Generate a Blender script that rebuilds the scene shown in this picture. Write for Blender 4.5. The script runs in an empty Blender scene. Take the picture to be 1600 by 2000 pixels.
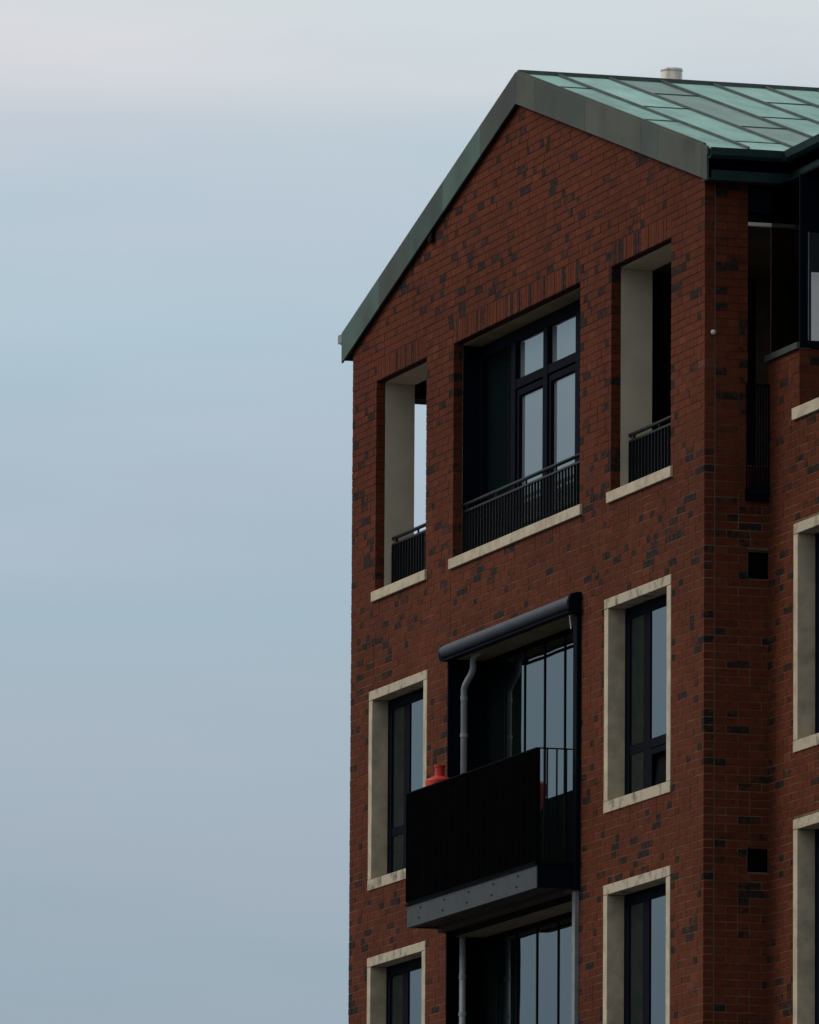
import bpy, bmesh, math, random
from mathutils import Vector, Matrix, noise

random.seed(7)
sc = bpy.context.scene
COL = sc.collection

# ------------------------------------------------------------------ camera
W = 12.546                                   # width of the gable wall
EYE = Vector((111.8204, -33.0757, -13.8769))  # a person standing in the street, z = 0 is the head of the fifth-floor windows
R_ = Vector((0.28979, 0.95707, 0.006276)); U_ = Vector((0.128374, -0.045367, 0.990688)); D_ = Vector((-0.948442, 0.286286, 0.13601))
cam_d = bpy.data.cameras.new('camera'); cam = bpy.data.objects.new('camera', cam_d); COL.objects.link(cam)
cam_d.sensor_fit = 'HORIZONTAL'; cam_d.sensor_width = 36.0; cam_d.lens = 36.0 * 20414.8 / 1600.0
cam_d.clip_start = 1.0; cam_d.clip_end = 6000.0
m3 = Matrix((R_.normalized(), U_.normalized(), (-D_).normalized())).transposed()
cam.matrix_world = Matrix.Translation(EYE) @ m3.to_4x4()
sc.camera = cam

# ------------------------------------------------------------------ light
sun_from = Vector((-0.36, -0.68, 0.64)).normalized()
sd = bpy.data.lights.new('sun', 'SUN'); so = bpy.data.objects.new('sun', sd); COL.objects.link(so)
sd.energy = 1.45; sd.angle = math.radians(26); sd.color = (1.0, 0.95, 0.88)
so.rotation_euler = sun_from.to_track_quat('Z', 'Y').to_euler()

w = bpy.data.worlds.new('World'); sc.world = w; w.use_nodes = True
N = w.node_tree.nodes; Lk = w.node_tree.links; N.clear()
def wn(t, **k):
    n = N.new(t)
    for a, b in k.items(): setattr(n, a, b)
    return n
out = wn('ShaderNodeOutputWorld'); mixs = wn('ShaderNodeMixShader'); mixs.inputs[0].default_value = 0.93
bg1 = wn('ShaderNodeBackground'); bg2 = wn('ShaderNodeBackground')
sky = wn('ShaderNodeTexSky', sky_type='NISHITA'); sky.sun_disc = False
sky.sun_elevation = math.asin(sun_from.z); sky.sun_rotation = math.atan2(sun_from.x, sun_from.y)
sky.altitude = 0; sky.air_density = 1.0; sky.dust_density = 3.0
bg1.inputs[1].default_value = 0.08; Lk.new(sky.outputs[0], bg1.inputs[0])
tc = wn('ShaderNodeTexCoord'); sep = wn('ShaderNodeSeparateXYZ'); Lk.new(tc.outputs['Generated'], sep.inputs[0])
mp = wn('ShaderNodeMapping'); mp.inputs['Scale'].default_value = (1.0, 1.0, 7.0); Lk.new(tc.outputs['Generated'], mp.inputs[0])
n1 = wn('ShaderNodeTexNoise'); n1.inputs['Scale'].default_value = 8.0; n1.inputs['Detail'].default_value = 2.5; n1.inputs['Roughness'].default_value = 0.42
n2 = wn('ShaderNodeTexNoise'); n2.inputs['Scale'].default_value = 15.0; n2.inputs['Detail'].default_value = 2.0; n2.inputs['Roughness'].default_value = 0.4
for n in (n1, n2): Lk.new(mp.outputs[0], n.inputs['Vector'])
# height in the sky, bent a little by slow noise so that the cloud deck has no straight bands
ma = wn('ShaderNodeMath', operation='MULTIPLY_ADD'); ma.inputs[1].default_value = 0.034; Lk.new(n1.outputs['Fac'], ma.inputs[0]); Lk.new(sep.outputs['Z'], ma.inputs[2])
n3 = wn('ShaderNodeTexNoise'); n3.inputs['Scale'].default_value = 34.0; n3.inputs['Detail'].default_value = 4.0; n3.inputs['Roughness'].default_value = 0.5
Lk.new(mp.outputs[0], n3.inputs['Vector'])
mb = wn('ShaderNodeMath', operation='MULTIPLY_ADD'); mb.inputs[1].default_value = 0.010; Lk.new(n3.outputs['Fac'], mb.inputs[0]); Lk.new(ma.outputs[0], mb.inputs[2]); ma = mb
mr = wn('ShaderNodeMapRange'); mr.inputs['From Min'].default_value = 0.0; mr.inputs['From Max'].default_value = 0.5; Lk.new(ma.outputs[0], mr.inputs[0])
cr = wn('ShaderNodeValToRGB'); Lk.new(mr.outputs[0], cr.inputs[0])
el = cr.color_ramp.elements
def lin(c): return tuple(((v / 255) / 12.92 if v / 255 <= .04045 else ((v / 255 + .055) / 1.055) ** 2.4) for v in c) + (1,)
# sin(elevation)+0.015 -> colour of the deck (as it shows in the picture), growing brighter towards the zenith
stops = [(0.00, (150, 166, 180)), (0.10, (149, 168, 184)), (0.128, (167, 183, 193)), (0.155, (172, 189, 204)), (0.172, (183, 202, 214)),
         (0.186, (189, 205, 216)), (0.198, (202, 210, 218)), (0.207, (225, 227, 229)), (0.26, (212, 216, 222)), (0.5, (194, 199, 206))]
while len(el) > 1: el.remove(el[-1])
el[0].position = 0.0; el[0].color = lin(stops[0][1])
for z, c in stops[1:]:
    e = el.new(min(1.0, z / 0.5)); e.color = lin(c)
cr.color_ramp.interpolation = 'B_SPLINE'
tint = wn('ShaderNodeValToRGB'); Lk.new(n2.outputs['Fac'], tint.inputs[0])
t = tint.color_ramp.elements; t[0].position = 0.32; t[0].color = (0.945, 1.0, 1.0, 1); t[1].position = 0.68; t[1].color = (1.03, 0.997, 1.01, 1)
mul = wn('ShaderNodeMix', data_type='RGBA', blend_type='MULTIPLY'); mul.inputs[0].default_value = 1.0
Lk.new(cr.outputs[0], mul.inputs[6]); Lk.new(tint.outputs[0], mul.inputs[7])
Lk.new(mul.outputs[2], bg2.inputs[0]); bg2.inputs[1].default_value = 1.0
Lk.new(bg1.outputs[0], mixs.inputs[1]); Lk.new(bg2.outputs[0], mixs.inputs[2]); Lk.new(mixs.outputs[0], out.inputs[0])

vs = sc.view_settings; vs.view_transform = 'Standard'; vs.look = 'None'; vs.exposure = 0.0; vs.gamma = 1.0; vs.use_curve_mapping = False

# ------------------------------------------------------------------ materials
MATS = {}
def mat(name, col, rough=0.6, metal=0.0, var=0.0, vscale=4.0, col2=None, bump=0.0, bscale=60.0, stretch=(1, 1, 1), spec=0.5, low=.35, high=.65, detail=5.0, attr=None):
    m = bpy.data.materials.new(name); m.use_nodes = True; n = m.node_tree.nodes; l = m.node_tree.links
    b = n['Principled BSDF']; b.inputs['Roughness'].default_value = rough; b.inputs['Metallic'].default_value = metal
    b.inputs['Specular IOR Level'].default_value = spec
    b.inputs['Base Color'].default_value = tuple(col) + (1,)
    geo = n.new('ShaderNodeNewGeometry'); mpn = n.new('ShaderNodeMapping'); mpn.inputs['Scale'].default_value = stretch
    l.new(geo.outputs['Position'], mpn.inputs[0])
    if var or col2:
        nz = n.new('ShaderNodeTexNoise'); nz.inputs['Scale'].default_value = vscale; nz.inputs['Detail'].default_value = detail; nz.inputs['Roughness'].default_value = .6
        l.new(mpn.outputs[0], nz.inputs['Vector'])
        r = n.new('ShaderNodeValToRGB'); r.color_ramp.elements[0].position = low; r.color_ramp.elements[1].position = high
        c2 = col2 if col2 else tuple(c * (1 - var) for c in col)
        r.color_ramp.elements[0].color = tuple(c2) + (1,)
        r.color_ramp.elements[1].color = tuple(min(1, c * (1 + var * .5)) for c in col) + (1,)
        l.new(nz.outputs['Fac'], r.inputs[0]); l.new(r.outputs[0], b.inputs['Base Color'])
    if bump:
        nb = n.new('ShaderNodeTexNoise'); nb.inputs['Scale'].default_value = bscale; nb.inputs['Detail'].default_value = 4
        l.new(geo.outputs['Position'], nb.inputs['Vector'])
        bp = n.new('ShaderNodeBump'); bp.inputs['Strength'].default_value = bump; bp.inputs['Distance'].default_value = 0.01
        l.new(nb.outputs['Fac'], bp.inputs['Height']); l.new(bp.outputs[0], b.inputs['Normal'])
    MATS[name] = m
    return m

def brick_mat():
    m = bpy.data.materials.new('brick'); m.use_nodes = True; n = m.node_tree.nodes; l = m.node_tree.links
    b = n['Principled BSDF']; b.inputs['Roughness'].default_value = .85; b.inputs['Specular IOR Level'].default_value = .06
    a = n.new('ShaderNodeAttribute'); a.attribute_name = 'tone'
    r = n.new('ShaderNodeValToRGB'); r.color_ramp.interpolation = 'LINEAR'
    e = r.color_ramp.elements
    S = [(0.0, (.050, .023, .015)), (.10, (.060, .023, .015)), (.16, (.070, .025, .015)), (.24, (.082, .0245, .0130)), (.45, (.098, .0260, .0130)), (.70, (.110, .0285, .0135)), (.88, (.128, .034, .016)), (1.0, (.115, .040, .024))]
    e[0].position = 0; e[0].color = S[0][1] + (1,); e[1].position = 1; e[1].color = S[-1][1] + (1,)
    for p, c in S[1:-1]: q = e.new(p); q.color = c + (1,)
    l.new(a.outputs['Fac'], r.inputs[0])
    geo = n.new('ShaderNodeNewGeometry')
    # burnt bricks are dark in patches only, and some of the red ones carry a smoky patch
    nb = n.new('ShaderNodeTexNoise'); nb.inputs['Scale'].default_value = 17; nb.inputs['Detail'].default_value = 3; nb.inputs['Roughness'].default_value = .55
    l.new(geo.outputs['Position'], nb.inputs['Vector'])
    thr = n.new('ShaderNodeMapRange'); thr.inputs['From Min'].default_value = .16; thr.inputs['From Max'].default_value = .48; thr.inputs['To Min'].default_value = .40; thr.inputs['To Max'].default_value = .66
    l.new(a.outputs['Fac'], thr.inputs[0])
    sb = n.new('ShaderNodeMath'); sb.operation = 'SUBTRACT'; l.new(nb.outputs['Fac'], sb.inputs[0]); l.new(thr.outputs[0], sb.inputs[1])
    ms = n.new('ShaderNodeMapRange'); ms.inputs['From Min'].default_value = -.03; ms.inputs['From Max'].default_value = .12; l.new(sb.outputs[0], ms.inputs[0])
    bm = n.new('ShaderNodeMix'); bm.data_type = 'RGBA'; bm.inputs[7].default_value = (.020, .0165, .0145, 1)
    l.new(ms.outputs[0], bm.inputs[0]); l.new(r.outputs[0], bm.inputs[6])
    nz = n.new('ShaderNodeTexNoise'); nz.inputs['Scale'].default_value = 14; nz.inputs['Detail'].default_value = 6; nz.inputs['Roughness'].default_value = .7
    l.new(geo.outputs['Position'], nz.inputs['Vector'])
    nw = n.new('ShaderNodeTexNoise'); nw.inputs['Scale'].default_value = .55; nw.inputs['Detail'].default_value = 4
    l.new(geo.outputs['Position'], nw.inputs['Vector'])
    r1 = n.new('ShaderNodeMapRange'); r1.inputs['From Min'].default_value = .3; r1.inputs['From Max'].default_value = .7; r1.inputs['To Min'].default_value = .72; r1.inputs['To Max'].default_value = 1.22
    l.new(nz.outputs['Fac'], r1.inputs[0])
    r2 = n.new('ShaderNodeMapRange'); r2.inputs['From Min'].default_value = .3; r2.inputs['From Max'].default_value = .7; r2.inputs['To Min'].default_value = .80; r2.inputs['To Max'].default_value = 1.16
    l.new(nw.outputs['Fac'], r2.inputs[0])
    mm = n.new('ShaderNodeMath'); mm.operation = 'MULTIPLY'; l.new(r1.outputs[0], mm.inputs[0]); l.new(r2.outputs[0], mm.inputs[1])
    vm = n.new('ShaderNodeVectorMath'); vm.operation = 'SCALE'; l.new(bm.outputs[2], vm.inputs[0]); l.new(mm.outputs[0], vm.inputs['Scale'])
    l.new(vm.outputs[0], b.inputs['Base Color'])
    bp = n.new('ShaderNodeBump'); bp.inputs['Strength'].default_value = .5; bp.inputs['Distance'].default_value = .006
    n3 = n.new('ShaderNodeTexNoise'); n3.inputs['Scale'].default_value = 45; n3.inputs['Detail'].default_value = 5; l.new(geo.outputs['Position'], n3.inputs['Vector'])
    l.new(n3.outputs['Fac'], bp.inputs['Height']); l.new(bp.outputs[0], b.inputs['Normal'])
    return m
BRICK = brick_mat()

def glass_mat(name, base, ior, rough=.01):
    m = bpy.data.materials.new(name); m.use_nodes = True; n = m.node_tree.nodes; l = m.node_tree.links; n.clear()
    o = n.new('ShaderNodeOutputMaterial'); mx = n.new('ShaderNodeMixShader'); d = n.new('ShaderNodeBsdfDiffuse'); g = n.new('ShaderNodeBsdfGlossy')
    d.inputs[0].default_value = base + (1,); g.inputs['Roughness'].default_value = rough; g.inputs[0].default_value = (.84, .94, 1, 1)
    fr = n.new('ShaderNodeFresnel'); fr.inputs[0].default_value = ior
    geo = n.new('ShaderNodeNewGeometry'); nz = n.new('ShaderNodeTexNoise'); nz.inputs['Scale'].default_value = 1.3; nz.inputs['Detail'].default_value = 1
    bp = n.new('ShaderNodeBump'); bp.inputs['Strength'].default_value = .12; bp.inputs['Distance'].default_value = .02
    l.new(geo.outputs['Position'], nz.inputs['Vector']); l.new(nz.outputs['Fac'], bp.inputs['Height']); l.new(bp.outputs[0], g.inputs['Normal'])
    l.new(fr.outputs[0], mx.inputs[0]); l.new(d.outputs[0], mx.inputs[1]); l.new(g.outputs[0], mx.inputs[2]); l.new(mx.outputs[0], o.inputs[0])
    return m
GLASS = glass_mat('window_glass', (.004, .0065, .0065), 2.1)
GLASS_DIM = glass_mat('shaded_window_glass', (.004, .009, .009), 1.42)  # copy of the window glass, dimmed for panes that mirror the jambs
GLASS_BLACK = glass_mat('dark_glass', (.004, .006, .006), 1.2)
GLASS_PALE = glass_mat('pale_window_glass', (.11, .125, .125), 2.1)  # glass with a pale grey base colour
def clear_glass():
    m = bpy.data.materials.new('clear_glass'); m.use_nodes = True; n = m.node_tree.nodes; l = m.node_tree.links; n.clear()
    o = n.new('ShaderNodeOutputMaterial'); mx = n.new('ShaderNodeMixShader'); d = n.new('ShaderNodeBsdfTransparent'); g = n.new('ShaderNodeBsdfGlossy')
    d.inputs[0].default_value = (.50, .52, .50, 1); g.inputs['Roughness'].default_value = .02
    mx.inputs[0].default_value = .05
    l.new(d.outputs[0], mx.inputs[1]); l.new(g.outputs[0], mx.inputs[2]); l.new(mx.outputs[0], o.inputs[0])
    return m
CLEAR = clear_glass()

MORTAR = mat('mortar', (.135, .090, .056), .95, var=.35, vscale=2.2, bump=.3, spec=.05)
_n = MORTAR.node_tree.nodes; _l = MORTAR.node_tree.links
_g = _n.new('ShaderNodeNewGeometry'); _s = _n.new('ShaderNodeSeparateXYZ'); _l.new(_g.outputs['Position'], _s.inputs[0])
_z = _n.new('ShaderNodeTexNoise'); _z.inputs['Scale'].default_value = .9; _l.new(_g.outputs['Position'], _z.inputs['Vector'])
_a = _n.new('ShaderNodeMath'); _a.operation = 'MULTIPLY_ADD'; _a.inputs[1].default_value = 3.0; _l.new(_z.outputs['Fac'], _a.inputs[0]); _l.new(_s.outputs['Z'], _a.inputs[2])
_r = _n.new('ShaderNodeMapRange'); _r.inputs['From Min'].default_value = 2.0; _r.inputs['From Max'].default_value = 4.2; _l.new(_a.outputs[0], _r.inputs[0])
_m = _n.new('ShaderNodeMix'); _m.data_type = 'RGBA'; _m.inputs[7].default_value = (.058, .024, .016, 1)
_b = _n['Principled BSDF']; _src = _b.inputs['Base Color'].links[0].from_socket
_l.new(_r.outputs[0], _m.inputs[0]); _l.new(_src, _m.inputs[6]); _l.new(_m.outputs[2], _b.inputs['Base Color'])
STONE = mat('limestone', (.52, .43, .295), .85, col2=(.30, .25, .175), vscale=5, low=.25, high=.62, bump=.25, bscale=40)
STONE_ST = mat('stained_limestone', (.44, .37, .265), .9, col2=(.11, .088, .064), vscale=6, low=.30, high=.50, bump=.35, bscale=40, stretch=(1, 1, .8))
RENDER = mat('cream_render', (.50, .44, .335), .9, var=.14, vscale=1.6, bump=.2, bscale=120)
NAVY = mat('navy_metal', (.0026, .0042, .0100), .8, var=.25, vscale=3, spec=.05)
BLACKM = mat('black_metal', (.0022, .0026, .0034), .8, var=.3, vscale=6, spec=.04)
RAILM = mat('railing_metal', (.007, .009, .010), .5, var=.3, vscale=6, spec=.2)
GREYM = mat('grey_channel_steel', (.032, .040, .044), .6, var=.22, vscale=2.5, bump=.1, bscale=20, spec=.3)
SLATEM = mat('slate_blue_metal', (.026, .036, .048), .65, var=.2, vscale=3)
PIPE = mat('grey_pipe', (.20, .20, .20), .5, var=.2, vscale=6)
PIPE_LIGHT = mat('grey_drainpipe', (.34, .35, .35), .6, var=.15, vscale=5, spec=.2)
ZINC = mat('zinc', (.60, .55, .47), .45, metal=.15, var=.35, vscale=12, stretch=(1, 1, .25))
SOFFIT = mat('dark_timber_soffit', (.045, .032, .018), .8, var=.3, vscale=3)
OCHRE = mat('ochre_board', (.24, .19, .10), .8, var=.25, vscale=2)
DARK = mat('dark_plaster', (.018, .016, .015), .9, var=.2)
BROWN = mat('brown_interior_wall', (.060, .040, .028), .9, var=.35, vscale=7)
WHITE = mat('white_blind', (.80, .80, .78), .8, var=.06, vscale=2)
VERD = [mat('verdigris_copper_%s' % n, c, .62, col2=c2, vscale=1.9, low=.32, high=.66, stretch=(.7, 1.8, 1), spec=.2, bump=.08, bscale=8) for n, c, c2 in
        (('pale', (.27, .47, .395), (.19, .335, .285)), ('mid', (.25, .44, .37), (.165, .275, .24)), ('grey', (.21, .315, .27), (.165, .235, .20)), ('light', (.32, .515, .44), (.215, .37, .32)))]
BARGE = [mat('weathered_copper_%s' % n, c, .6, col2=c2, vscale=1.1, low=.34, high=.64, bump=.08, bscale=10, spec=.1) for n, c, c2 in
         (('brown', (.088, .095, .074), (.056, .058, .047)), ('green', (.085, .140, .112), (.062, .080, .067)), ('dull', (.068, .084, .070), (.052, .056, .048)), ('deep', (.060, .100, .080), (.046, .056, .047)))]
GREENM = mat('dark_green_gutter', (.014, .040, .037), .7, col2=(.009, .024, .024), vscale=2.5, spec=.12)
SEAMM = mat('dark_copper_seam', (.045, .065, .055), .6, var=.35, vscale=5)
RSEAL = mat('red_sealant', (.055, .022, .016), .9, spec=.05)
RED = mat('red_glaze', (.50, .020, .005), .6, var=.25, vscale=7)
RUST = mat('rust_brown_fabric', (.16, .06, .035), .9, var=.5, vscale=14)
GROUND = mat('asphalt', (.05, .05, .05), .9, var=.3, vscale=.6)
ROOFDARK = mat('roof_deck', (.03, .03, .028), .9)

# ------------------------------------------------------------------ builders
def prop(o, label=None, cat=None, kind=None, group=None):
    if label: o['label'] = label
    if cat: o['category'] = cat
    if kind: o['kind'] = kind
    if group: o['group'] = group
    return o
def empty(name, loc=(0, 0, 0)):
    o = bpy.data.objects.new(name, None); COL.objects.link(o); o.location = loc; o.empty_display_size = .2
    return o
class MB:
    def __init__(s): s.v = []; s.f = []; s.t = []
    def box(s, x0, x1, y0, y1, z0, z1, tone=0):
        i = len(s.v)
        s.v += [(x0, y0, z0), (x1, y0, z0), (x1, y1, z0), (x0, y1, z0), (x0, y0, z1), (x1, y0, z1), (x1, y1, z1), (x0, y1, z1)]
        s.f += [(i, i+3, i+2, i+1), (i+4, i+5, i+6, i+7), (i, i+1, i+5, i+4), (i+1, i+2, i+6, i+5), (i+2, i+3, i+7, i+6), (i+3, i, i+4, i+7)]
        s.t += [tone] * 8; return s
    def prism(s, pts, y0, y1, axis='y', tone=0):
        """pts: polygon (a, z) counter-clockwise seen from the front; extruded along axis"""
        i = len(s.v); n = len(pts)
        for yy in (y0, y1):
            for a, z in pts:
                s.v.append((a, yy, z) if axis == 'y' else (yy, a, z))
        s.f.append(tuple(range(i, i+n))); s.f.append(tuple(range(i+2*n-1, i+n-1, -1)))
        for k in range(n):
            k2 = (k+1) % n; s.f.append((i+k2, i+k, i+n+k, i+n+k2))
        s.t += [tone] * (2*n); return s
    def tube(s, path, r, n=12, cap=True):
        path = [Vector(p) for p in path]; i0 = len(s.v)
        for k, p in enumerate(path):
            d = (path[min(k+1, len(path)-1)] - path[max(k-1, 0)]).normalized()
            a = Vector((0, 1, 0)) if abs(d.y) < .9 else Vector((1, 0, 0))
            e1 = d.cross(a).normalized(); e2 = d.cross(e1)
            rr = r[k] if isinstance(r, (list, tuple)) else r
            for j in range(n):
                t_ = 2*math.pi*j/n; s.v.append(tuple(p + e1*math.cos(t_)*rr + e2*math.sin(t_)*rr)); s.t.append(0)
        for k in range(len(path)-1):
            for j in range(n):
                a = i0+k*n+j; b = i0+k*n+(j+1) % n; s.f.append((a, b, b+n, a+n))
        if cap:
            s.f.append(tuple(range(i0+n-1, i0-1, -1))); q = i0+(len(path)-1)*n; s.f.append(tuple(range(q, q+n)))
        return s
    def mesh(s, name, m, tone=False):
        me = bpy.data.meshes.new(name); me.from_pydata(s.v, [], s.f); me.materials.append(m)
        if tone:
            a = me.attributes.new('tone', 'FLOAT', 'POINT'); a.data.foreach_set('value', s.t)
        me.update(); return me
    def build(s, name, m, parent=None, tone=False, bevel=0, smooth=False, fix=True):
        me = s.mesh(name, m, tone)
        if fix and not tone:
            b = bmesh.new(); b.from_mesh(me); bmesh.ops.recalc_face_normals(b, faces=b.faces); b.to_mesh(me); b.free()
        o = bpy.data.objects.new(name, me); COL.objects.link(o); o.parent = parent
        if smooth:
            for p in me.polygons: p.use_smooth = len(p.vertices) == 4
        if bevel:
            md = o.modifiers.new('bevel', 'BEVEL'); md.width = bevel; md.segments = 2; md.limit_method = 'ANGLE'
        return o
def box(name, m, parent, x0, x1, y0, y1, z0, z1, bevel=0, **k):
    o = MB().box(x0, x1, y0, y1, z0, z1).build(name, m, parent, bevel=bevel); prop(o, **k); return o

# ------------------------------------------------------------------ ground
gm = MB(); gm.v = [(-3000, -3000, -15.5), (3000, -3000, -15.5), (3000, 3000, -15.5), (-3000, 3000, -15.5)]; gm.f = [(0, 1, 2, 3)]; gm.t = [0]*4
prop(gm.build('ground', GROUND, None, fix=False), kind='structure')

# ------------------------------------------------------------------ key measures (metres)
CO = 0.0829                     # one brick course
Z_LOW = -6.2                    # bricks are laid one by one down to here; below the picture the wall goes on plain
MID = W / 2
def roof_z(x): return 6.065 - .288*abs(x-MID)
YB = .68                        # front of the cross wing
bld = empty('apartment_building', (0, 0, 0))
prop(bld, 'red brick apartment block with a gabled green copper roof and stone framed windows', 'building')

# every opening: x0, x1, z0, z1  in the front wall
A0, A1, B0, B1 = .75, 2.97, 9.30, 11.50
FL = 36*CO
stone_win = []
for k in range(2):
    for a, b in ((A0, A1), (B0, B1)): stone_win.append((a, b, -2.235-FL*k, -FL*k))
TOPH, TOPS = 3.482, 1.10
OL, OM, OR = (.93, 2.86), (3.88, 8.41), (9.47, 11.46)
front_holes = [(a, b, c, d) for a, b, c, d in stone_win] + [(o[0], o[1], 12*CO, TOPH) for o in (OL, OM, OR)] + [(3.86, 8.45, -2.95, 2*CO), (3.86, 8.45, -2.9-FL, -2.95)]
side_holes = [(.46, 1.6, 12*CO, 3.5), (.46, 1.6, 3.3, 3.95), (.46, .70, -.155, .135), (.46, .70, -3.135, -2.88)]

# ------------------------------------------------------------------ bricks
def tone_at(a, b, header):
    c = noise.noise(Vector((a*1.1, b*1.9, 3.7)))
    p = .04 + max(0, c)*.34
    if header: p = .16 + max(0, c)*.9
    if random.random() < p: return random.uniform(0.0, .30)
    return min(1, max(.24, random.gauss(.60, .12)))
def intervals(u0, u1, z0, z1, holes):
    iv = [(u0, u1)]
    for a, b, c, d in holes:
        if min(d, z1) - max(c, z0) > .45*(z1-z0):
            n = []
            for s, e in iv:
                if b <= s or a >= e: n.append((s, e)); continue
                if a > s: n.append((s, a))
                if b < e: n.append((b, e))
            iv = n
    return iv
def course(u0, u1, row, phase, J=.011):
    """bricks of one course of wild bond: (start, end, header?)"""
    out = []; u = u0
    L = u1-u0
    if L < .06: return out
    if phase % 2: first = .1145
    else: first = .2395
    run = 0; k = 0
    while u < u1-.03:
        if k == 0: ln = first
        else:
            ln = .1145 if random.random() < .34 else .2395
        e = u+ln
        if u1-e < .07: e = u1
        out.append((u, e, (e-u) < .16)); u = e+J; k += 1
    return out
DEP = .104
def lay(mb, frame, u0, u1, zlo, zhi, holes, clip=None, row0=None, collect=None):
    """frame(u0,u1,z0,z1,off)->box args"""
    r = math.floor(zlo/CO+.001)
    while r*CO < zhi-.01:
        z0, z1 = r*CO+.0055, (r+1)*CO-.0055
        a, b = u0, u1
        if clip: a, b = clip(z1, a, b)
        if b-a > .05:
            for s, e in intervals(a, b, z0, z1, holes):
                for bs, be, hd in course(s, e, r, r, .011 if collect is not None else .007):
                    off = max(-.002, min(.003, random.gauss(0, .0011))); jz = random.gauss(0, .0012)
                    t_ = tone_at((bs+be)/2, z0, hd)
                    if collect is not None: collect.append((bs, be, z0+jz, z1+jz, off, t_))
                    else: mb.box(*frame(bs, be, z0+jz, z1+jz, off), tone=t_)
        r += 1
front = empty('gable_wall'); front.parent = bld
fm = MB()
def clipg(z, a, b):
    h = (roof_z(MID)-.24-z)/.288
    return max(a, MID-h), min(b, MID+h)
soldier = [(o[0]-.0, o[1]+.0, TOPH, TOPH+3*CO) for o in (OL, OM, OR)]
lay(fm, lambda a, b, c, d, o: (a, b, o, DEP, c, d), 0, W, Z_LOW, 5.9, front_holes+soldier, clip=clipg)
for a, b, c, d in soldier:                                # soldier courses over the three top openings
    n = round((b-a)/.0829); st = (b-a)/n
    for k in range(n):
        o = max(-.002, min(.003, random.gauss(0, .0014)))
        fm.box(a+k*st+.005, a+(k+1)*st-.005, o, DEP, c+.006, d-.006, tone=tone_at(a+k*st, c, True) if random.random() < .6 else random.uniform(.3, .9))
prop(fm.build('brickwork', BRICK, front, tone=True), kind='stuff')

for jx, ja_, jb_ in ((.885, .02, .98), (3.80, .30, .98), (3.83, 3.0, 3.9)):
    box('movement_joint', RSEAL, front, jx-.006, jx+.006, -.0012, .01, ja_, jb_)

def slab_with_holes(name, m, parent, u0, u1, z0, z1, holes, y0, y1, gable=False, axis='y'):
    """backing wall cut into strips round its openings (u = x or y)"""
    us = sorted({u0, u1, *[h[i] for h in holes for i in (0, 1) if u0 < h[i] < u1]} | ({MID} if gable else set()))
    b = MB()
    for a, c in zip(us, us[1:]):
        hs = sorted([(h[2], h[3]) for h in holes if h[0] < (a+c)/2 < h[1]])
        z = z0
        for lo, hi in hs:
            if lo > z+.001: seg(b, a, c, z, lo, y0, y1, False, axis)
            z = max(z, hi)
        if z < z1: seg(b, a, c, z, z1, y0, y1, gable, axis)
    return b.build(name, m, parent)
def seg(b, a, c, z0, z1, y0, y1, gable, axis):
    if gable: b.prism([(a, z0), (c, z0), (c, roof_z(c)-.22), (a, roof_z(a)-.22)], y0, y1)
    elif axis == 'y': b.box(a, c, y0, y1, z0, z1)
    else: b.box(y0, y1, a, c, z0, z1)
grow = lambda hs, g: [(a-g, b+g, c-g, d+g) for a, b, c, d in hs]
slab_with_holes('mortar_bed', MORTAR, front, .0008, W-.0008, -15.5, 4.0, [(a-.006, b+.006, c, d) for a, b, c, d in front_holes], .0035, .1037, gable=True)

# side wall (faces +x): nearest bricks, each its own object
side = empty('side_wall'); side.parent = bld
protos = {}
def brick_obj(parent, cx, cy, cz, sx, sy, sz, tone):
    k = min(11, int(tone*12))
    if k not in protos:
        b = MB(); b.box(-.5, .5, -.5, .5, -.5, .5, tone=(k+.5)/12); protos[k] = b.mesh('brick', BRICK, True)
    o = bpy.data.objects.new('brick', protos[k]); COL.objects.link(o); o.parent = parent
    o.location = (cx, cy, cz); o.scale = (sx, sy, sz)
colc = []
lay(None, None, DEP+.016, YB, Z_LOW, 3.86, side_holes, collect=colc)
cand = [('s',)+c for c in colc]
rest = MB()
cand.sort(key=lambda c: -(c[2]-c[1]) if c[3] > -5.0 else 9)
for i, (_, a, b, c, d, o, t_) in enumerate(cand):
    if i < 285: brick_obj(side, W-DEP/2+o/2, (a+b)/2, (c+d)/2, DEP+o, b-a, d-c, t_)
    else: rest.box(W-DEP, W+o, a, b, c, d, tone=t_)
prop(rest.build('brickwork', BRICK, side, tone=True), kind='stuff')
slab_with_holes('mortar_bed', MORTAR, side, DEP+.004, YB+.02, -15.5, 3.95, side_holes, W-.097, W-.0035, axis='x')
box('joint_seal', mat('joint_sealant', (.10, .08, .07), .9, spec=.05), side, W-.06, W-.001, DEP+.002, DEP+.013, -15.5, 3.88)

# left side wall (hidden face) with its loggia opening
left = empty('far_side_wall'); left.parent = bld
slab_with_holes('mortar_bed', MORTAR, left, .10, 12, -15.5, 3.95, [(.45, 2.6, 1.0, 3.39)], .0, .30, axis='x')

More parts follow.
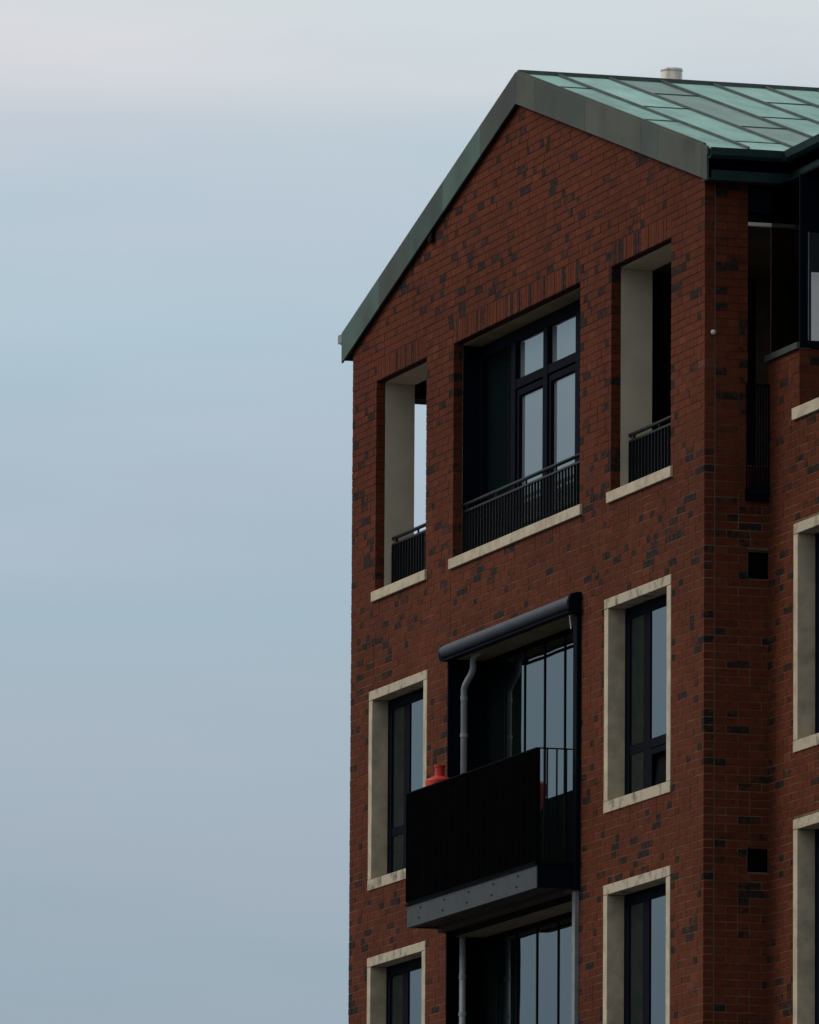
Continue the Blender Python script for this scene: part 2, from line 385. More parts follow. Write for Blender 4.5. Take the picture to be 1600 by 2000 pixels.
# cross wing front (y = YB)
wing = empty('wing_wall'); wing.parent = bld
WX1 = W+4.2
BX = 13.52                                    # right-hand end of the pier below the glass box
wing_holes = [(BX, WX1-.6, 1.35, 9), (W, BX, 2.06, 9)]
bay_win = [(13.37, 15.59, -2.01-FL*k, .30-FL*k) for k in range(2)]
wm = MB()
lay(wm, lambda a, b, c, d, o: (a, b, YB+o, YB+DEP, c, d), W+.004, WX1, Z_LOW, 2.06, wing_holes+bay_win)
lay(wm, lambda a, b, c, d, o: (BX-DEP, BX+o, a, b, c, d), YB+DEP+.011, YB+1.6, 1.36, 2.06, [])
prop(wm.build('brickwork', BRICK, wing, tone=True), kind='stuff')
slab_with_holes('mortar_bed', MORTAR, wing, W-.006, WX1, -15.5, 2.062, [(a-.006 if a > W else a, b, c, d) for a, b, c, d in wing_holes]+[(a-.006, b+.006, c, d) for a, b, c, d in bay_win], YB+.0035, YB+.097)
box('inner_mortar_bed', MORTAR, wing, BX-.097, BX-.0075, YB+.1, YB+1.6, 1.36, 2.062)

# plain core behind the facing
core = empty('core'); core.parent = bld
box('core_block', DARK, core, .31, W-.11, .46, 12, -15.5, .92)
box('core_block', DARK, core, 3.45, 9.1, .46, 12, .925, 4.2)
box('core_block', DARK, core, .31, W-.11, 2.75, 12, .925, 3.95)
box('core_block', DARK, core, W-.10, WX1-.02, YB+.42, 12, -15.5, 1.30)
box('core_block', DARK, core, W+.25, WX1-.02, 2.5, 12, 1.305, 3.86)
for (a, b) in ((.31, 3.7), (3.78, 3.86), (8.45, W-.11)):
    pass
# inner leaf behind the front bricks (not where portals and windows are)
slab_with_holes('inner_leaf', RENDER, core, .012, W-.012, -15.4, 3.46, [(a+.006, b-.006, c-.2, d+.03) for a, b, c, d in stone_win]+[(o[0], o[1], 1.0, 9) for o in (OL, OM, OR)]+[(3.87, 8.44, -9, .17)], .106, .45)

# ------------------------------------------------------------------ loggias on the top floor
log = empty('loggia'); log.parent = bld
box('ceiling', RENDER, log, .31, 3.44, .106, .45, 3.462, 3.56)
box('ceiling', RENDER, log, 9.11, W-.11, .106, .45, 3.462, 3.56)
box('ceiling', SOFFIT, log, 9.11, W-.01, .452, 2.7, 3.50, 3.6)
box('ceiling', SOFFIT, log, .31, 3.44, .452, 2.7, 3.60, 3.7)
box('floor_slab', RENDER, log, .31, 3.44, .46, 2.7, .925, 1.0)
box('floor_slab', RENDER, log, 9.11, W-.01, .46, 2.7, .925, 1.0)
box('lintel_beam', DARK, log, .302, .40, .452, 2.7, 3.39, 3.6)
box('partition', BROWN, log, 9.102, 9.19, 1.70, 2.74, 1.0, 3.5)
box('door', BLACKM, log, 9.102, 9.15, .47, 1.69, 1.0, 3.5)
box('lintel_panel', NAVY, bld, W-.08, W-.01, .462, 1.60, 3.50, 3.95)
box('lintel_strip', mat('pale_strip', (.50, .47, .45), .6), bld, W-.08, W-.004, .462, 1.60, 3.462, 3.497)
box('inner_partition', BROWN, log, W-.09, W-.02, 1.60, 2.70, 1.0, 3.5)

def railing(x0, x1, y, ztop, zlow, zfoot, name='railing', bars=.105, depth=.035):
    BLACKM = RAILM
    r = empty(name); r.parent = bld
    MB().tube([(x0-.02, y, ztop), (x1, y, ztop)], .021, 10).build('handrail', BLACKM, r, smooth=True)
    box('lower_rail', BLACKM, r, x0, x1, y-.018, y+.018, zlow-.022, zlow)
    n = int((x1-x0)/bars); me = None
    for k in range(n+1):
        x = x0+.012+k*(x1-x0-.024)/n
        if me is None:
            o = MB().box(-.005, .005, -depth/2, depth/2, 0, zlow-.024-zfoot).build('bar', BLACKM, r); me = o.data
        else:
            o = bpy.data.objects.new('bar', me); COL.objects.link(o); o.parent = r
        o.location = (x, y, zfoot)
    m = max(1, round((x1-x0)/1.15))
    for k in range(m+1):
        x = x0+.14+k*(x1-x0-.28)/m
        box('post', BLACKM, r, x-.008, x+.008, y-.01, y+.01, zlow, ztop-.015)
    box('foot_rail', BLACKM, r, x0, x1, y-.012, y+.012, zfoot-.02, zfoot-.001)
    return r
railing(OL[0]+.005, OL[1]-.01, .21, 1.715, 1.655, 1.14, depth=.05)
railing(OM[0]+.01, OM[1]-.01, .125, 1.70, 1.635, 1.14, depth=.026)
railing(OR[0]+.005, OR[1]-.01, .21, 1.715, 1.655, 1.14, depth=.04)

def sill(x0, x1, y, z0, z1, m, n=1, back=.12, parent=None):
    s = empty('window_sill'); s.parent = parent or bld
    w_ = (x1-x0)/n
    for k in range(n):
        box('sill_stone', m, s, x0+k*w_+(.002 if k else 0), x0+(k+1)*w_-(.002 if k < n-1 else 0), y-.03+random.gauss(0, .001), y+back, z0, z1, bevel=.006)
sill(OL[0]-.07, OL[1]+.07, 0, 12*CO+.002, 1.11, STONE, 2, back=.44)
sill(OM[0]-.07, OM[1]+.10, 0, 12*CO+.002, 1.11, STONE, 4, back=.30)
sill(OR[0]-.07, OR[1]+.07, 0, 12*CO+.002, 1.11, STONE, 2, back=.44)
sill(13.37, WX1-.6, YB, 1.353, 1.475, STONE, 3, back=.3)

# middle top window: navy reveals and a four-bay window wall
mw = empty('window_wall'); mw.parent = bld
xa, xb = OM; yw = .31
box('reveal_panel', NAVY, mw, xa+.0, xa+.012, .107, yw+.02, 1.11, 3.46)
box('reveal_panel', NAVY, mw, xb-.012, xb, .107, yw+.02, 1.11, 3.46)
box('soffit_board', OCHRE, mw, xa+.001, xb-.001, .106, yw+.04, 3.462, 3.50)
box('head_frame', NAVY, mw, xa+.013, xb-.013, yw-.0, yw+.08, 3.33, 3.46, bevel=.004)
box('bottom_frame', NAVY, mw, xa+.013, xb-.013, yw, yw+.08, 1.11, 1.22, bevel=.004)
posts = [3.92, 5.15, 6.29, 7.43, 8.33]
for x in posts: box('mullion', NAVY, mw, x-.075, x+.075, yw-.025, yw+.07, 1.222, 3.328, bevel=.005)
for i, (a, b) in enumerate(zip(posts, posts[1:])):
    a += .076; b -= .076
    if i == 0:
        box('pane', GLASS_DIM, mw, a, b, yw+.045, yw+.055, 1.222, 3.328)
        continue
    box('transom', NAVY, mw, a, b, yw-.02, yw+.07, 2.805, 2.905, bevel=.005)
    box('pane', GLASS_PALE, mw, a, b, yw+.03, yw+.038, 2.907, 3.328)
    s = empty('sash'); s.parent = mw
    for q in ((a+.004, a+.075, 1.23, 2.79), (b-.075, b-.004, 1.23, 2.79), (a+.076, b-.076, 2.72, 2.79), (a+.076, b-.076, 1.23, 1.31)):
        box('sash_bar', NAVY, s, q[0], q[1], yw-.005, yw+.06, q[2], q[3], bevel=.004)
    box('pane', GLASS_PALE, s, a+.076, b-.076, yw+.03, yw+.038, 1.312, 2.718)

# ------------------------------------------------------------------ stone framed windows
def stone_window(x0, x1, z0, z1, y=0, blind=None, tilt=False, st=STONE_ST):
    g = empty('window'); g.parent = bld
    DR = .19
    box('lintel', st, g, x0, x1, y-.012, y+DR+.03, z1-.105, z1-.0, bevel=.006)
    box('sill', STONE_ST, g, x0, x1, y-.014, y+DR+.03, z0+.0, z0+.118, bevel=.006)
    for a, b in ((x0, x0+.13), (x1-.13, x1)):
        box('jamb', STONE, g, a, b, y-.010, y+DR+.03, z0+.121, z1-.108, bevel=.005)
    ia, ib, ja, jb = x0+.132, x1-.132, z0+.119, z1-.106
    yy = y+DR-.015
    for nm, q in (('frame', (ia, ia+.15, ja, jb)), ('frame', (ib-.09, ib, ja, jb)), ('frame', (ia+.151, ib-.091, jb-.12, jb)), ('frame', (ia+.151, ib-.091, ja, ja+.06))):
        box(nm, NAVY, g, q[0], q[1], yy, yy+.09, q[2], q[3], bevel=.004)
    xm = ia+.61
    box('mullion', NAVY, g, xm, xm+.22, yy+.004, yy+.085, ja+.061, jb-.121, bevel=.004)
    zt = z1-1.60
    box('transom', NAVY, g, ia+.151, xm-.001, yy+.006, yy+.08, zt-.05, zt+.05, bevel=.004)
    box('transom', NAVY, g, xm+.221, ib-.091, yy+.006, yy+.08, zt-.05, zt+.05, bevel=.004)
    for a, b in ((ia+.151, xm-.001), (xm+.221, ib-.091)):
        box('pane', GLASS if a > xm else GLASS_DIM, g, a, b, yy+.016, yy+.023, zt+.051, jb-.121)
        if tilt and a > xm:      # a bottom hung vent leaning inwards, leaf painted black for the dark of its gap
            lf = MB().box(a+.02, b-.02, 0, .02, 0, zt-.10-ja-.062).build('vent_leaf', BLACKM, g); lf.location = (0, yy+.03, ja+.064); lf.rotation_euler = (-.10, 0, 0)
        else: box('pane', GLASS if a > xm else GLASS_DIM, g, a, b, yy+.016, yy+.023, ja+.062, zt-.051)
        if tilt and a > xm:
            # a bottom hung vent standing open inwards at its top
            box('vent_sash', NAVY, g, a+.01, b-.01, yy+.0, yy+.015, zt-.12, zt-.06)
            box('vent_sash', NAVY, g, a+.01, a+.07, yy+.0, yy+.015, ja+.065, zt-.122)
    box('backing', DARK, g, ia, ib, yy+.092, yy+.16, ja, jb)
    return g
for i, (a, b, c, d) in enumerate(stone_win): stone_window(a, b, c, d, tilt=(i == 1), st=STONE_ST)
for a, b, c, d in bay_win: stone_window(a, b, c, d, y=YB)

# ------------------------------------------------------------------ portals with glass doors, the balcony and the awning
PX0, PX1, GD = 3.86, 8.45, .37
def portal(z0, z1, name, pm, mulls, right_m):
    g = empty(name); g.parent = bld
    box('post', pm, g, PX0+.002, PX0+.03, -.045, GD+.02, z0, z1)
    box('post', right_m, g, PX1-.10, PX1-.002, -.045, GD+.02, z0, z1, bevel=.004)
    box('head', pm, g, PX0+.031, PX1-.101, -.004, .03, z1-.07, z1)
    box('soffit_board', OCHRE, g, PX0+.031, PX1-.101, .031, GD+.02, z1-.068, z1-.02)
    box('head_frame', BLACKM, g, PX0+.031, PX1-.101, GD-.004, GD+.05, z1-.13, z1-.069)
    box('bottom_frame', BLACKM, g, PX0+.031, PX1-.101, GD-.01, GD+.05, z0, z0+.12)
    xs = [PX0+.05]+mulls+[PX1-.12]
    for x in mulls: box('mullion', BLACKM, g, x-.022, x+.022, GD-.004, GD+.05, z0+.121, z1-.131)
    for a, b in zip(xs, xs[1:]):
        box('pane', GLASS, g, a+.023, b-.023, GD+.004, GD+.012, z0+.121, z1-.131)
    box('backing', DARK, g, PX0+.03, PX1-.10, GD+.052, GD+.085, z0, z1)
    return g
portal(-2.68, .07, 'door_portal', NAVY, [4.64, 5.35, 6.06, 6.77, 7.48], NAVY)
portal(-5.88, -2.96, 'door_portal', BLACKM, [4.40, 5.10, 5.83, 6.58, 7.33], PIPE)

def downpipe(z1, z0, bend=True, name='drainpipe'):
    g = empty(name); g.parent = bld
    y = .12; xe = 3.945; xu = xe+.33
    DP = PIPE_LIGHT; pts = [(xu+.30, y, z1), (xu+.10, y, z1-.012), (xu+.03, y, z1-.035), (xu, y, z1-.09)]
    for k in range(0, 9):
        t_ = k/8; s = .5-.5*math.cos(math.pi*t_); pts.append((xu-(xu-xe)*s, y, z1-.14-.22*t_))
    if not bend: pts = [(xe, y, z1)]
    pts.append((xe, y, z0))
    MB().tube(pts, .036, 14).build('pipe', DP, g, smooth=True)
    for z in (z1-.85, z1-1.9):
        MB().tube([(xe, y, z-.02), (xe, y, z+.02)], .043, 14).build('pipe_collar', DP, g)
        box('bracket', DP, g, xe-.075, xe-.02, y-.006, y+.006, z-.008, z+.008)
    MB().tube([(xe, y, z1-.47), (xe, y, z1-.42)], .041, 14).build('pipe_collar', DP, g)
downpipe(.02, -2.66)
downpipe(-3.02, -5.8, False)

# awning cassette above the balcony
aw = empty('awning_cassette'); aw.parent = bld
prof = []
for k in range(21):
    a = math.pi*(.5+k/20*.95); prof.append((-.062+.076*math.cos(a), .088+.074*math.sin(a)))
prof = [(-.001, .166)]+prof+[(-.001, -.0)]
MB().prism([(a, z) for a, z in prof], PX0-.02, PX1-.02, axis='x').build('cassette_housing', SLATEM, aw, smooth=False)
MB().prism([(-.145, .09), (-.12, .16), (-.06, .18), (-.001, .185), (-.001, -.05), (-.10, -.05), (-.145, .0)], PX1-.019, PX1+.055, axis='x').build('end_cap', NAVY, aw, bevel=.006)
MB().prism([(-.145, .09), (-.12, .16), (-.06, .175), (-.001, .175), (-.001, -.02), (-.10, -.02), (-.14, .0)], PX0-.035, PX0-.021, axis='x').build('end_cap', SLATEM, aw)
box('front_bar', NAVY, aw, PX0, PX1-.02, -.11, -.07, -.022, -.002)
MB().tube([(PX1-.05, -.10, -.06), (PX1-.045, -.085, -.20)], .007, 8).build('crank_eye', ZINC, aw)
box('guide_rail', NAVY, aw, PX1-.02, PX1+.045, -.05, -.002, -2.95, -.06)

# balcony
bal = empty('balcony'); bal.parent = bld
bx0, bx1, by = 3.67, 8.34, -.43
box('front_channel', GREYM, bal, bx0, bx1, by, by+.012, -2.925, -2.69)
box('front_channel_flange', GREYM, bal, bx0, bx1, by+.0125, by+.07, -2.925, -2.913)
box('side_channel', NAVY, bal, bx1-.012, bx1, by+.0125, -.002, -2.925, -2.69)
box('side_channel', GREYM, bal, bx0, bx0+.012, by+.0125, -.002, -2.925, -2.69)
box('floor_plate', SOFFIT, bal, bx0+.013, bx1-.013, by+.013, -.002, -2.78, -2.70)
box('top_lip', BLACKM, bal, bx0-.035, bx1+.01, by-.02, -.05, -2.688, -2.672)
box('underside_board', SOFFIT, bal, bx0+.013, bx1-.013, by+.0135, -.002, -2.905, -2.79)
box('wall_beam', SOFFIT, bal, bx0+.02, bx1-.013, -.09, -.004, -2.97, -2.902)
bme = None
for row, z in enumerate((-2.745, -2.855)):
    for k in range(6):
        x = 4.0+.16*0+k*.88+(.12 if row else .18)
        if x > bx1-.1: continue
        o = MB().tube([(x, by-.008, z), (x, by+.002, z)], .010, 8).build('bolt', NAVY, bal)
rl = empty('balcony_railing'); rl.parent = bld
zt, zb = -1.455, -2.66
box('handrail', BLACKM, rl, bx0+.01, bx1+.02, by-.015, by+.025, zt-.012, zt)
box('handrail', BLACKM, rl, bx1-.012, bx1+.02, by+.026, -.046, zt-.012, zt)
box('side_panel', BLACKM, rl, bx0+.012, bx0+.024, by+.03, -.01, zb+.013, zt-.013)  # unseen solid end, added to keep sky out of the door reflection
box('handrail', BLACKM, rl, bx0+.01, bx0+.045, by+.026, -.002, zt-.012, zt)
box('foot_rail', BLACKM, rl, bx0+.01, bx1+.02, by-.01, by+.02, zb, zb+.012)
box('foot_rail', BLACKM, rl, bx1-.005, bx1+.015, by+.021, -.046, zb, zb+.012)
n = 56; me = None
for k in range(n+1):
    if me is None: o = MB().box(-.004, .004, -.028, .028, 0, zt-zb-.026).build('bar', BLACKM, rl); me = o.data
    else: o = bpy.data.objects.new('bar', me); COL.objects.link(o); o.parent = rl
    o.location = (bx0+.02+k*(bx1-bx0-.02)/n, by+.005, zb+.013)
me2 = MB().box(-.018, .018, -.004, .004, 0, zt-zb-.026).mesh('bar', BLACKM)
for xx in (bx1+.003,):
    for k in range(1, 4):
        o = bpy.data.objects.new('bar', me2); COL.objects.link(o); o.parent = rl; o.location = (xx, by+.005+k*.105, zb+.013)

# red vase standing on the balcony
vz = empty('vase', (3.955, -.155, -2.665)); prop(vz, 'red vase with a narrow neck raised behind the black balcony railing', 'vase')
def lathe(name, prof, m, parent, n=28):
    b = MB(); i0 = 0
    for r, z in prof:
        for j in range(n): t_ = 2*math.pi*j/n; b.v.append((r*math.cos(t_), r*math.sin(t_), z)); b.t.append(0)
    for k in range(len(prof)-1):
        for j in range(n):
            a = k*n+j; c = k*n+(j+1) % n; b.f.append((a, c, c+n, a+n))
    b.f.append(tuple(range(n-1, -1, -1))); q = (len(prof)-1)*n; b.f.append(tuple(range(q, q+n)))
    return b.build(name, m, parent)
lathe('pedestal', [(.10, 0), (.10, .03), (.04, .06), (.035, .95), (.09, .99), (.10, 1.0)], BLACKM, vz)
lathe('body', [(.07, 1.001), (.10, 1.05), (.135, 1.15), (.150, 1.235), (.156, 1.27), (.157, 1.325), (.150, 1.338), (.075, 1.372), (.060, 1.380)], RED, vz)
lathe('neck', [(.054, 1.381), (.053, 1.43), (.055, 1.47), (.062, 1.478), (.062, 1.495), (.05, 1.497)], RED, vz)

# ------------------------------------------------------------------ side wall fittings
sr = empty('side_railing'); sr.parent = bld
box('handrail', BLACKM, sr, W+.03, W+.07, .43, .676, 1.80, 1.83)
box('foot_plate', NAVY, sr, W+.012, W+.075, .43, .676, .70, .76)
box('foot_plate', NAVY, sr, W+.012, W+.055, .43, .676, .64, .69)
for k in range(9): box('bar', NAVY, sr, W+.035, W+.06, .435+k*.029, .443+k*.029, .765, 1.798)
vent = None
for z0 in (-.15, -3.13):
    v = empty('wall_scupper'); v.parent = bld
    box('scupper_frame', BROWN, v, W-.05, W+.004, .460, .468, z0, z0+.275)
    box('scupper_frame', BROWN, v, W-.05, W+.004, .469, .678, z0+.268, z0+.275)
    box('scupper_opening', BLACKM, v, W-.09, W-.04, .47, .679, z0, z0+.266)
kn = empty('wall_light'); kn.parent = bld
o = lathe('globe', [(.005, .028), (.018, .022), (.026, .010), (.027, 0), (.022, -.016), (.006, -.026)], mat('white_plastic', (.55, .5, .48), .5), kn, 14); o.location = (W+.022, .085, 2.34)
box('bracket', PIPE, kn, W, W+.02, .075, .095, 2.332, 2.348)

# glass box on the wing pier
gb = empty('corner_glazing'); gb.parent = bld
box('coping', mat('grey_coping', (.055, .062, .056), .7, var=.2, spec=.15), gb, W-.03, BX+.012, YB-.035, YB+.12, 2.064, 2.13, bevel=.004)
box('pane', CLEAR, gb, W+.012, BX-.03, YB+.03, YB+.036, 2.132, 3.84)
box('edge_trim', BROWN, gb, W+.003, W+.011, YB+.02, YB+.045, 2.132, 3.45)
box('edge_trim', PIPE, gb, BX-.029, BX-.017, YB+.02, YB+.045, 2.132, 3.84)
box('corner_post', NAVY, gb, BX-.016, BX+.02, YB+.0, YB+.085, 2.075, 3.84, bevel=.004)
box('bottom_frame', NAVY, gb, BX-.05, BX+.02, YB+.0855, YB+1.6, 2.075, 2.15, bevel=.004)
box('head_panel', NAVY, gb, BX-.05, BX+.02, YB+.0855, YB+1.6, 3.26, 3.84)
box('edge_trim', PIPE, gb, BX-.004, BX+.014, YB+.0856, YB+.098, 2.151, 3.259)
box('pane', GLASS_BLACK, gb, BX-.012, BX-.004, YB+.0986, YB+1.6, 2.151, 3.259)
box('blind', WHITE, gb, BX-.003, BX+.002, YB+.125, YB+1.6, 2.151, 2.85)
box('roof_plate', NAVY, gb, W-.0, WX1, YB+.04, YB+1.8, 3.842, 3.866)

# ------------------------------------------------------------------ roof
roof = empty('roof'); roof.parent = bld
EX = W+.22                                         # eave line on the right
YT = .86                                           # where the cross-wing eave starts
YE = 14.0
# deck: two slopes, solid
MB().prism([(-.24, roof_z(-.24)-.22), (MID, roof_z(MID)-.22), (EX, roof_z(EX)-.22), (EX, roof_z(EX)-.01), (MID, roof_z(MID)-.01), (-.24, roof_z(-.24)-.01)], -.035, YE).build('deck', ROOFDARK, roof)
# cross wing deck: eave along x at y=YT, same pitch
cb = MB()
def cz(y): return roof_z(EX)+.288*(y-YT)
i = 0
cb.v = [(EX, YT, cz(YT)-.012), (WX1+1, YT, cz(YT)-.012), (WX1+1, YT+(EX-MID), cz(YT+EX-MID)-.012), (MID, YT+(EX-MID), cz(YT+EX-MID)-.012),
        (EX, YT, cz(YT)-.2), (WX1+1, YT, cz(YT)-.2), (WX1+1, YT+(EX-MID), cz(YT+EX-MID)-.2), (MID, YT+(EX-MID), cz(YT+EX-MID)-.2)]
cb.f = [(0, 1, 2, 3), (7, 6, 5, 4), (0, 4, 5, 1), (1, 5, 6, 2), (2, 6, 7, 3), (3, 7, 4, 0)]; cb.t = [0]*8
cb.build('wing_deck', ROOFDARK, roof)
# copper sheets laid between standing seams, each its own sheet
TH = math.atan(.288)
def sheet(x0, x1, y0, y1, m, clipv=False):
    a, b = roof_z(x0), roof_z(x1)
    if clipv:     # cut along the valley x = EX-(y-YT)
        def xe(y): return min(x1, EX-(y-YT)) if y > YT else x1
        e0, e1 = xe(y0), xe(y1)
        if e0 <= x0+.02 and e1 <= x0+.02: return
        pts = [(x0, y0), (e0, y0)]
        if y0 < YT < y1 and x1 >= EX-.01: pts.append((x1, YT))
        if e1 > x0: pts.append((e1, y1)); pts.append((x0, y1))
        else: pts.append((x0, YT+(EX-x0)))
    else: pts = [(x0, y0), (x1, y0), (x1, y1), (x0, y1)]
    n = len(pts); b = MB(); w1 = random.uniform(0, .004)
    for x, y in pts: b.v.append((x, y, roof_z(x)+.006+w1))
    for x, y in pts: b.v.append((x, y, roof_z(x)-.008))
    b.f = [tuple(range(n)), tuple(range(2*n-1, n-1, -1))]+[(k, n+k, n+(k+1) % n, (k+1) % n) for k in range(n)]; b.t = [0]*2*n
    b.build('copper_sheet', m, roof)
seams = [-.035, .40, .975, 1.565, 2.16, 2.755, 3.35, 3.95, 4.55, 5.15, 5.75]
cross = [[7.53, 10.43], [9.07, 12.07], [7.65, 10.55], [9.46], [7.88, 10.9], [9.3], [8.0, 11], [9.5], [8.1], [9.0]]
tones = [[0, 1, 1], [3, 0, 3], [2, 2, 2], [0, 0], [3, 0, 1], [0, 1], [1, 0, 3], [0, 3], [2, 0], [1, 0]]
for i in range(len(seams)-1):
    xs = [MID+.05]+cross[i]+[EX+.03]
    for j, (a, b) in enumerate(zip(xs, xs[1:])):
        sheet(a+(.021 if j else 0), b-(.021 if j < len(xs)-2 else 0), seams[i]+.013, seams[i+1]-.013, VERD[tones[i][j % len(tones[i])]], True)
def rib(x0, x1, y, m=SEAMM, h=.036, wd=.011):
    if y > YT: x1 = min(x1, EX-(y-YT))
    b = MB(); b.v = [(x0, y-wd, roof_z(x0)-.01), (x0, y+wd, roof_z(x0)-.01), (x1, y+wd, roof_z(x1)-.01), (x1, y-wd, roof_z(x1)-.01),
                     (x0, y-wd, roof_z(x0)+h), (x0, y+wd, roof_z(x0)+h), (x1, y+wd, roof_z(x1)+h), (x1, y-wd, roof_z(x1)+h)]
    b.f = [(0, 1, 2, 3), (7, 6, 5, 4), (0, 4, 5, 1), (1, 5, 6, 2), (2, 6, 7, 3), (3, 7, 4, 0)]; b.t = [0]*8
    b.build('standing_seam', m, roof)
for y in seams[1:]: rib(MID+.05, EX-.02, y)
for i in range(len(seams)-1):           # cross welts
    for x in cross[i]:
        y0, y1 = seams[i]+.014, seams[i+1]-.014
        if x > EX-(y1-YT) and y1 > YT: continue
        b = MB(); z = roof_z(x)
        b.box(x-.02, x+.02, y0, y1, z-.012, z+.015)
        b.build('cross_welt', SEAMM, roof)
# cross-wing sheets
k = 0; x = EX
while x < WX1+.9:
    x2 = x+.59
    b = MB(); ym = lambda q: YT+(EX-MID)
    pts = [(x+.013, YT-.03), (x2-.013, YT-.03), (x2-.013, 7.3), (x+.013, 7.3)]
    for px_, py_ in pts: b.v.append((px_, py_, cz(py_)+.006))
    for px_, py_ in pts: b.v.append((px_, py_, cz(py_)-.010))
    b.f = [(0, 1, 2, 3), (7, 6, 5, 4), (0, 4, 5, 1), (1, 5, 6, 2), (2, 6, 7, 3), (3, 7, 4, 0)]; b.t = [0]*8
    b.build('copper_sheet', VERD[k % 4], roof); x = x2; k += 1
# triangular sheet from the valley to the first seam of the wing
b = MB(); q = 5.0
for px_, py_ in ((EX, YT), (EX, YT+q), (EX-q, YT+q)):
    b.v.append((px_, py_, cz(py_)+.004))
for px_, py_ in ((EX, YT), (EX, YT+q), (EX-q, YT+q)):
    b.v.append((px_, py_, cz(py_)-.012))
b.f = [(0, 1, 2), (5, 4, 3), (0, 3, 4, 1), (1, 4, 5, 2), (2, 5, 3, 0)]; b.t = [0]*6
b.build('copper_sheet', VERD[1], roof)
# ridge roll
MB().prism([(MID-.06, roof_z(MID)-.03), (MID+.065, roof_z(MID)-.03), (MID+.065, roof_z(MID)+.035), (MID, roof_z(MID)+.045), (MID-.06, roof_z(MID)+.03)], -.03, YE).build('ridge_cap', SEAMM, roof)
# verge (barge) boards in folded copper lengths
def verge(x0, x1, m, y=-.06, th=.022, h=.345):
    zt_ = .018
    b = MB(); b.prism([(x0, roof_z(x0)-h+zt_), (x1, roof_z(x1)-h+zt_), (x1, roof_z(x1)+zt_), (x0, roof_z(x0)+zt_)], y, y+th)
    o = b.build('verge_plate', m, roof, bevel=.003)
Rs = [(MID+.002, 6.98, 0), (6.983, 8.72, 2), (8.723, 10.62, 0), (10.623, 11.20, 2), (11.203, 12.60, 0), (12.603, EX+.012, 2)]
for a, b_, m_ in Rs: verge(a, b_, BARGE[m_])
Ls = [(-.262, 1.2, 1), (1.203, 2.35, 2), (2.353, 3.6, 3), (3.603, 5.0, 1), (5.003, MID-.002, 2)]
for a, b_, m_ in Ls: verge(a, b_, BARGE[m_])
for sgn, lst in ((1, Rs), (-1, Ls)):     # top flange folded back over the sheets
    for a, b_, m_ in lst:
        if b_-a < .2: continue
        bb = MB(); bb.v = [(a, -.037, roof_z(a)+.008), (b_, -.037, roof_z(b_)+.008), (b_, -.0, roof_z(b_)+.008), (a, -.0, roof_z(a)+.008),
                           (a, -.037, roof_z(a)+.034), (b_, -.037, roof_z(b_)+.034), (b_, -.012, roof_z(b_)+.034), (a, -.012, roof_z(a)+.034)]
        bb.f = [(0, 1, 2, 3), (7, 6, 5, 4), (0, 4, 5, 1), (1, 5, 6, 2), (2, 6, 7, 3), (3, 7, 4, 0)]; bb.t = [0]*8
        bb.build('verge_flange', BARGE[m_], roof)
# soffit strip under the verge
for a, b_ in ((-.25, MID-.001), (MID+.001, EX)):
    bb = MB(); bb.prism([(a, roof_z(a)-.30), (b_, roof_z(b_)-.30), (b_, roof_z(b_)-.221), (a, roof_z(a)-.221)], -.037, -.006).build('verge_soffit', SOFFIT, roof)
box('verge_shadow_notch', BLACKM, roof, 3.02, 3.16, -.045, -.005, roof_z(3.1)-.42, roof_z(3.1)-.33)  # black box painted in as the notch in the verge's shadow
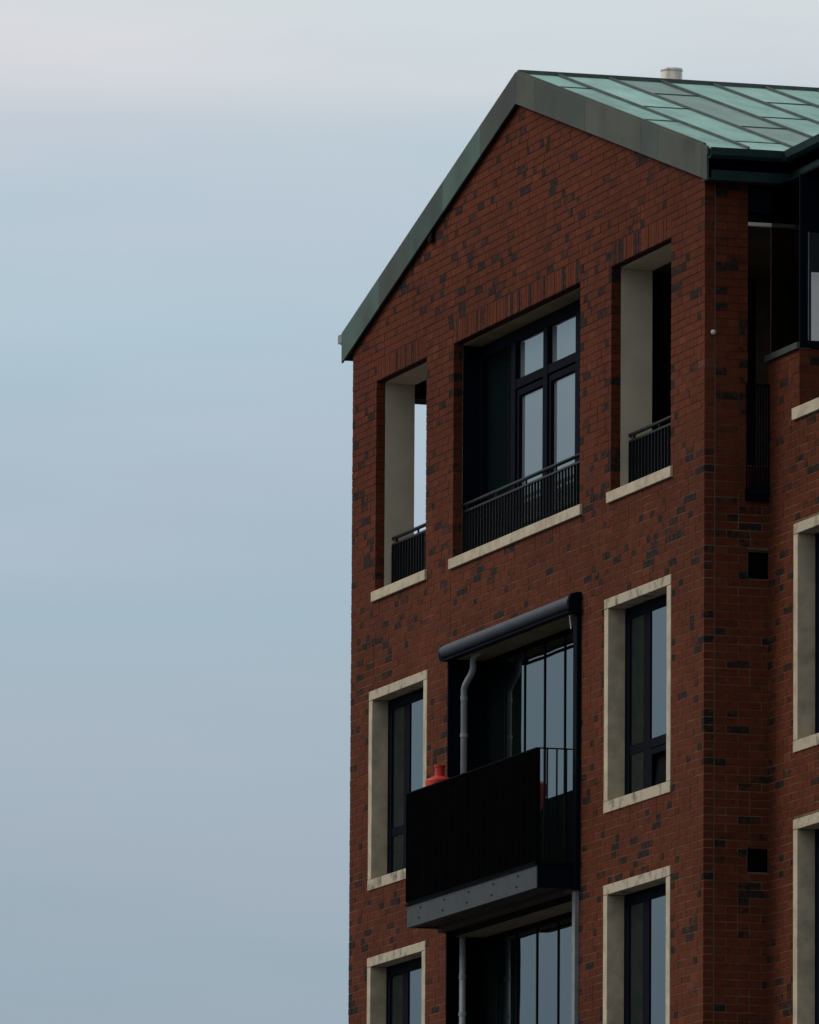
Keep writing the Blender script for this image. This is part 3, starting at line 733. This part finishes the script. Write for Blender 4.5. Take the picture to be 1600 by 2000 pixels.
# eaves right: fascia, gutter; turning into the wing
ge = roof_z(EX)
box('fascia', GREENM, roof, EX-.03, EX, -.036, YT+.0, 3.87, ge-.02, bevel=.003)
box('soffit', SOFFIT, roof, W+.002, EX-.031, -.036, YT, 3.88, 3.91)
box('fascia', GREENM, roof, EX+.001, WX1+1, YT, YT+.03, 3.87, ge-.02, bevel=.003)
def gutter_profile(): return [(0, -.005), (.0, -.075), (.03, -.10), (.085, -.105), (.125, -.075), (.135, .0), (.125, .0), (.115, -.065), (.08, -.09), (.035, -.088), (.012, -.07), (.01, -.005)]
gz = ge-.012
b = MB(); pr = gutter_profile()
b.prism([(EX+.002+a, gz+z) for a, z in pr], -.05, YT-.14, axis='y'); b.build('gutter', GREENM, roof)
b = MB(); b.prism([(YT-.002-a, gz+z) for a, z in pr], EX+.14, WX1+1, axis='x'); b.build('gutter', GREENM, roof)
box('gutter_corner', GREENM, roof, EX+.002, EX+.137, YT-.139, YT-.002, gz-.104, gz-.0, bevel=.004)
box('gutter_stop', BARGE[0], roof, EX+.004, EX+.03, -.062, -.051, gz-.06, gz+.03)
# left gutter end and rear eave
b = MB(); b.prism([(-.265-a, roof_z(-.26)-.0+z) for a, z in pr], -.05, YE, axis='y'); b.build('gutter', PIPE, roof)
box('gutter_stop', PIPE, roof, -.42, -.27, -.058, -.051, roof_z(-.26)-.09, roof_z(-.26)+.01, bevel=.003)
box('eave_plate', BARGE[1], roof, -.262, -.242, -.036, YE, roof_z(-.25)-.30, roof_z(-.25)-.0)
# left slope sheets (hidden from the street, kept simple)
b = MB()
b.v = [(-.26, -.03, roof_z(-.26)+.005), (MID-.06, -.03, roof_z(MID-.06)+.005), (MID-.06, YE, roof_z(MID-.06)+.005), (-.26, YE, roof_z(-.26)+.005)]
b.f = [(0, 1, 2, 3)]; b.t = [0]*4; b.build('rear_sheet', VERD[0], roof, fix=False)
# flue above the ridge
fl = empty('flue'); fl.parent = bld
FX, FY = 5.6, 1.93
ft = 6.345
MB().tube([(FX, FY, 5.6), (FX, FY, ft-.03)], .116, 28).build('flue_pipe', ZINC, fl, smooth=True)
MB().tube([(FX, FY, ft-.029), (FX, FY, ft-.02), (FX, FY, ft)], [.118, .121, .121], 28).build('flue_collar', ZINC, fl, smooth=True)
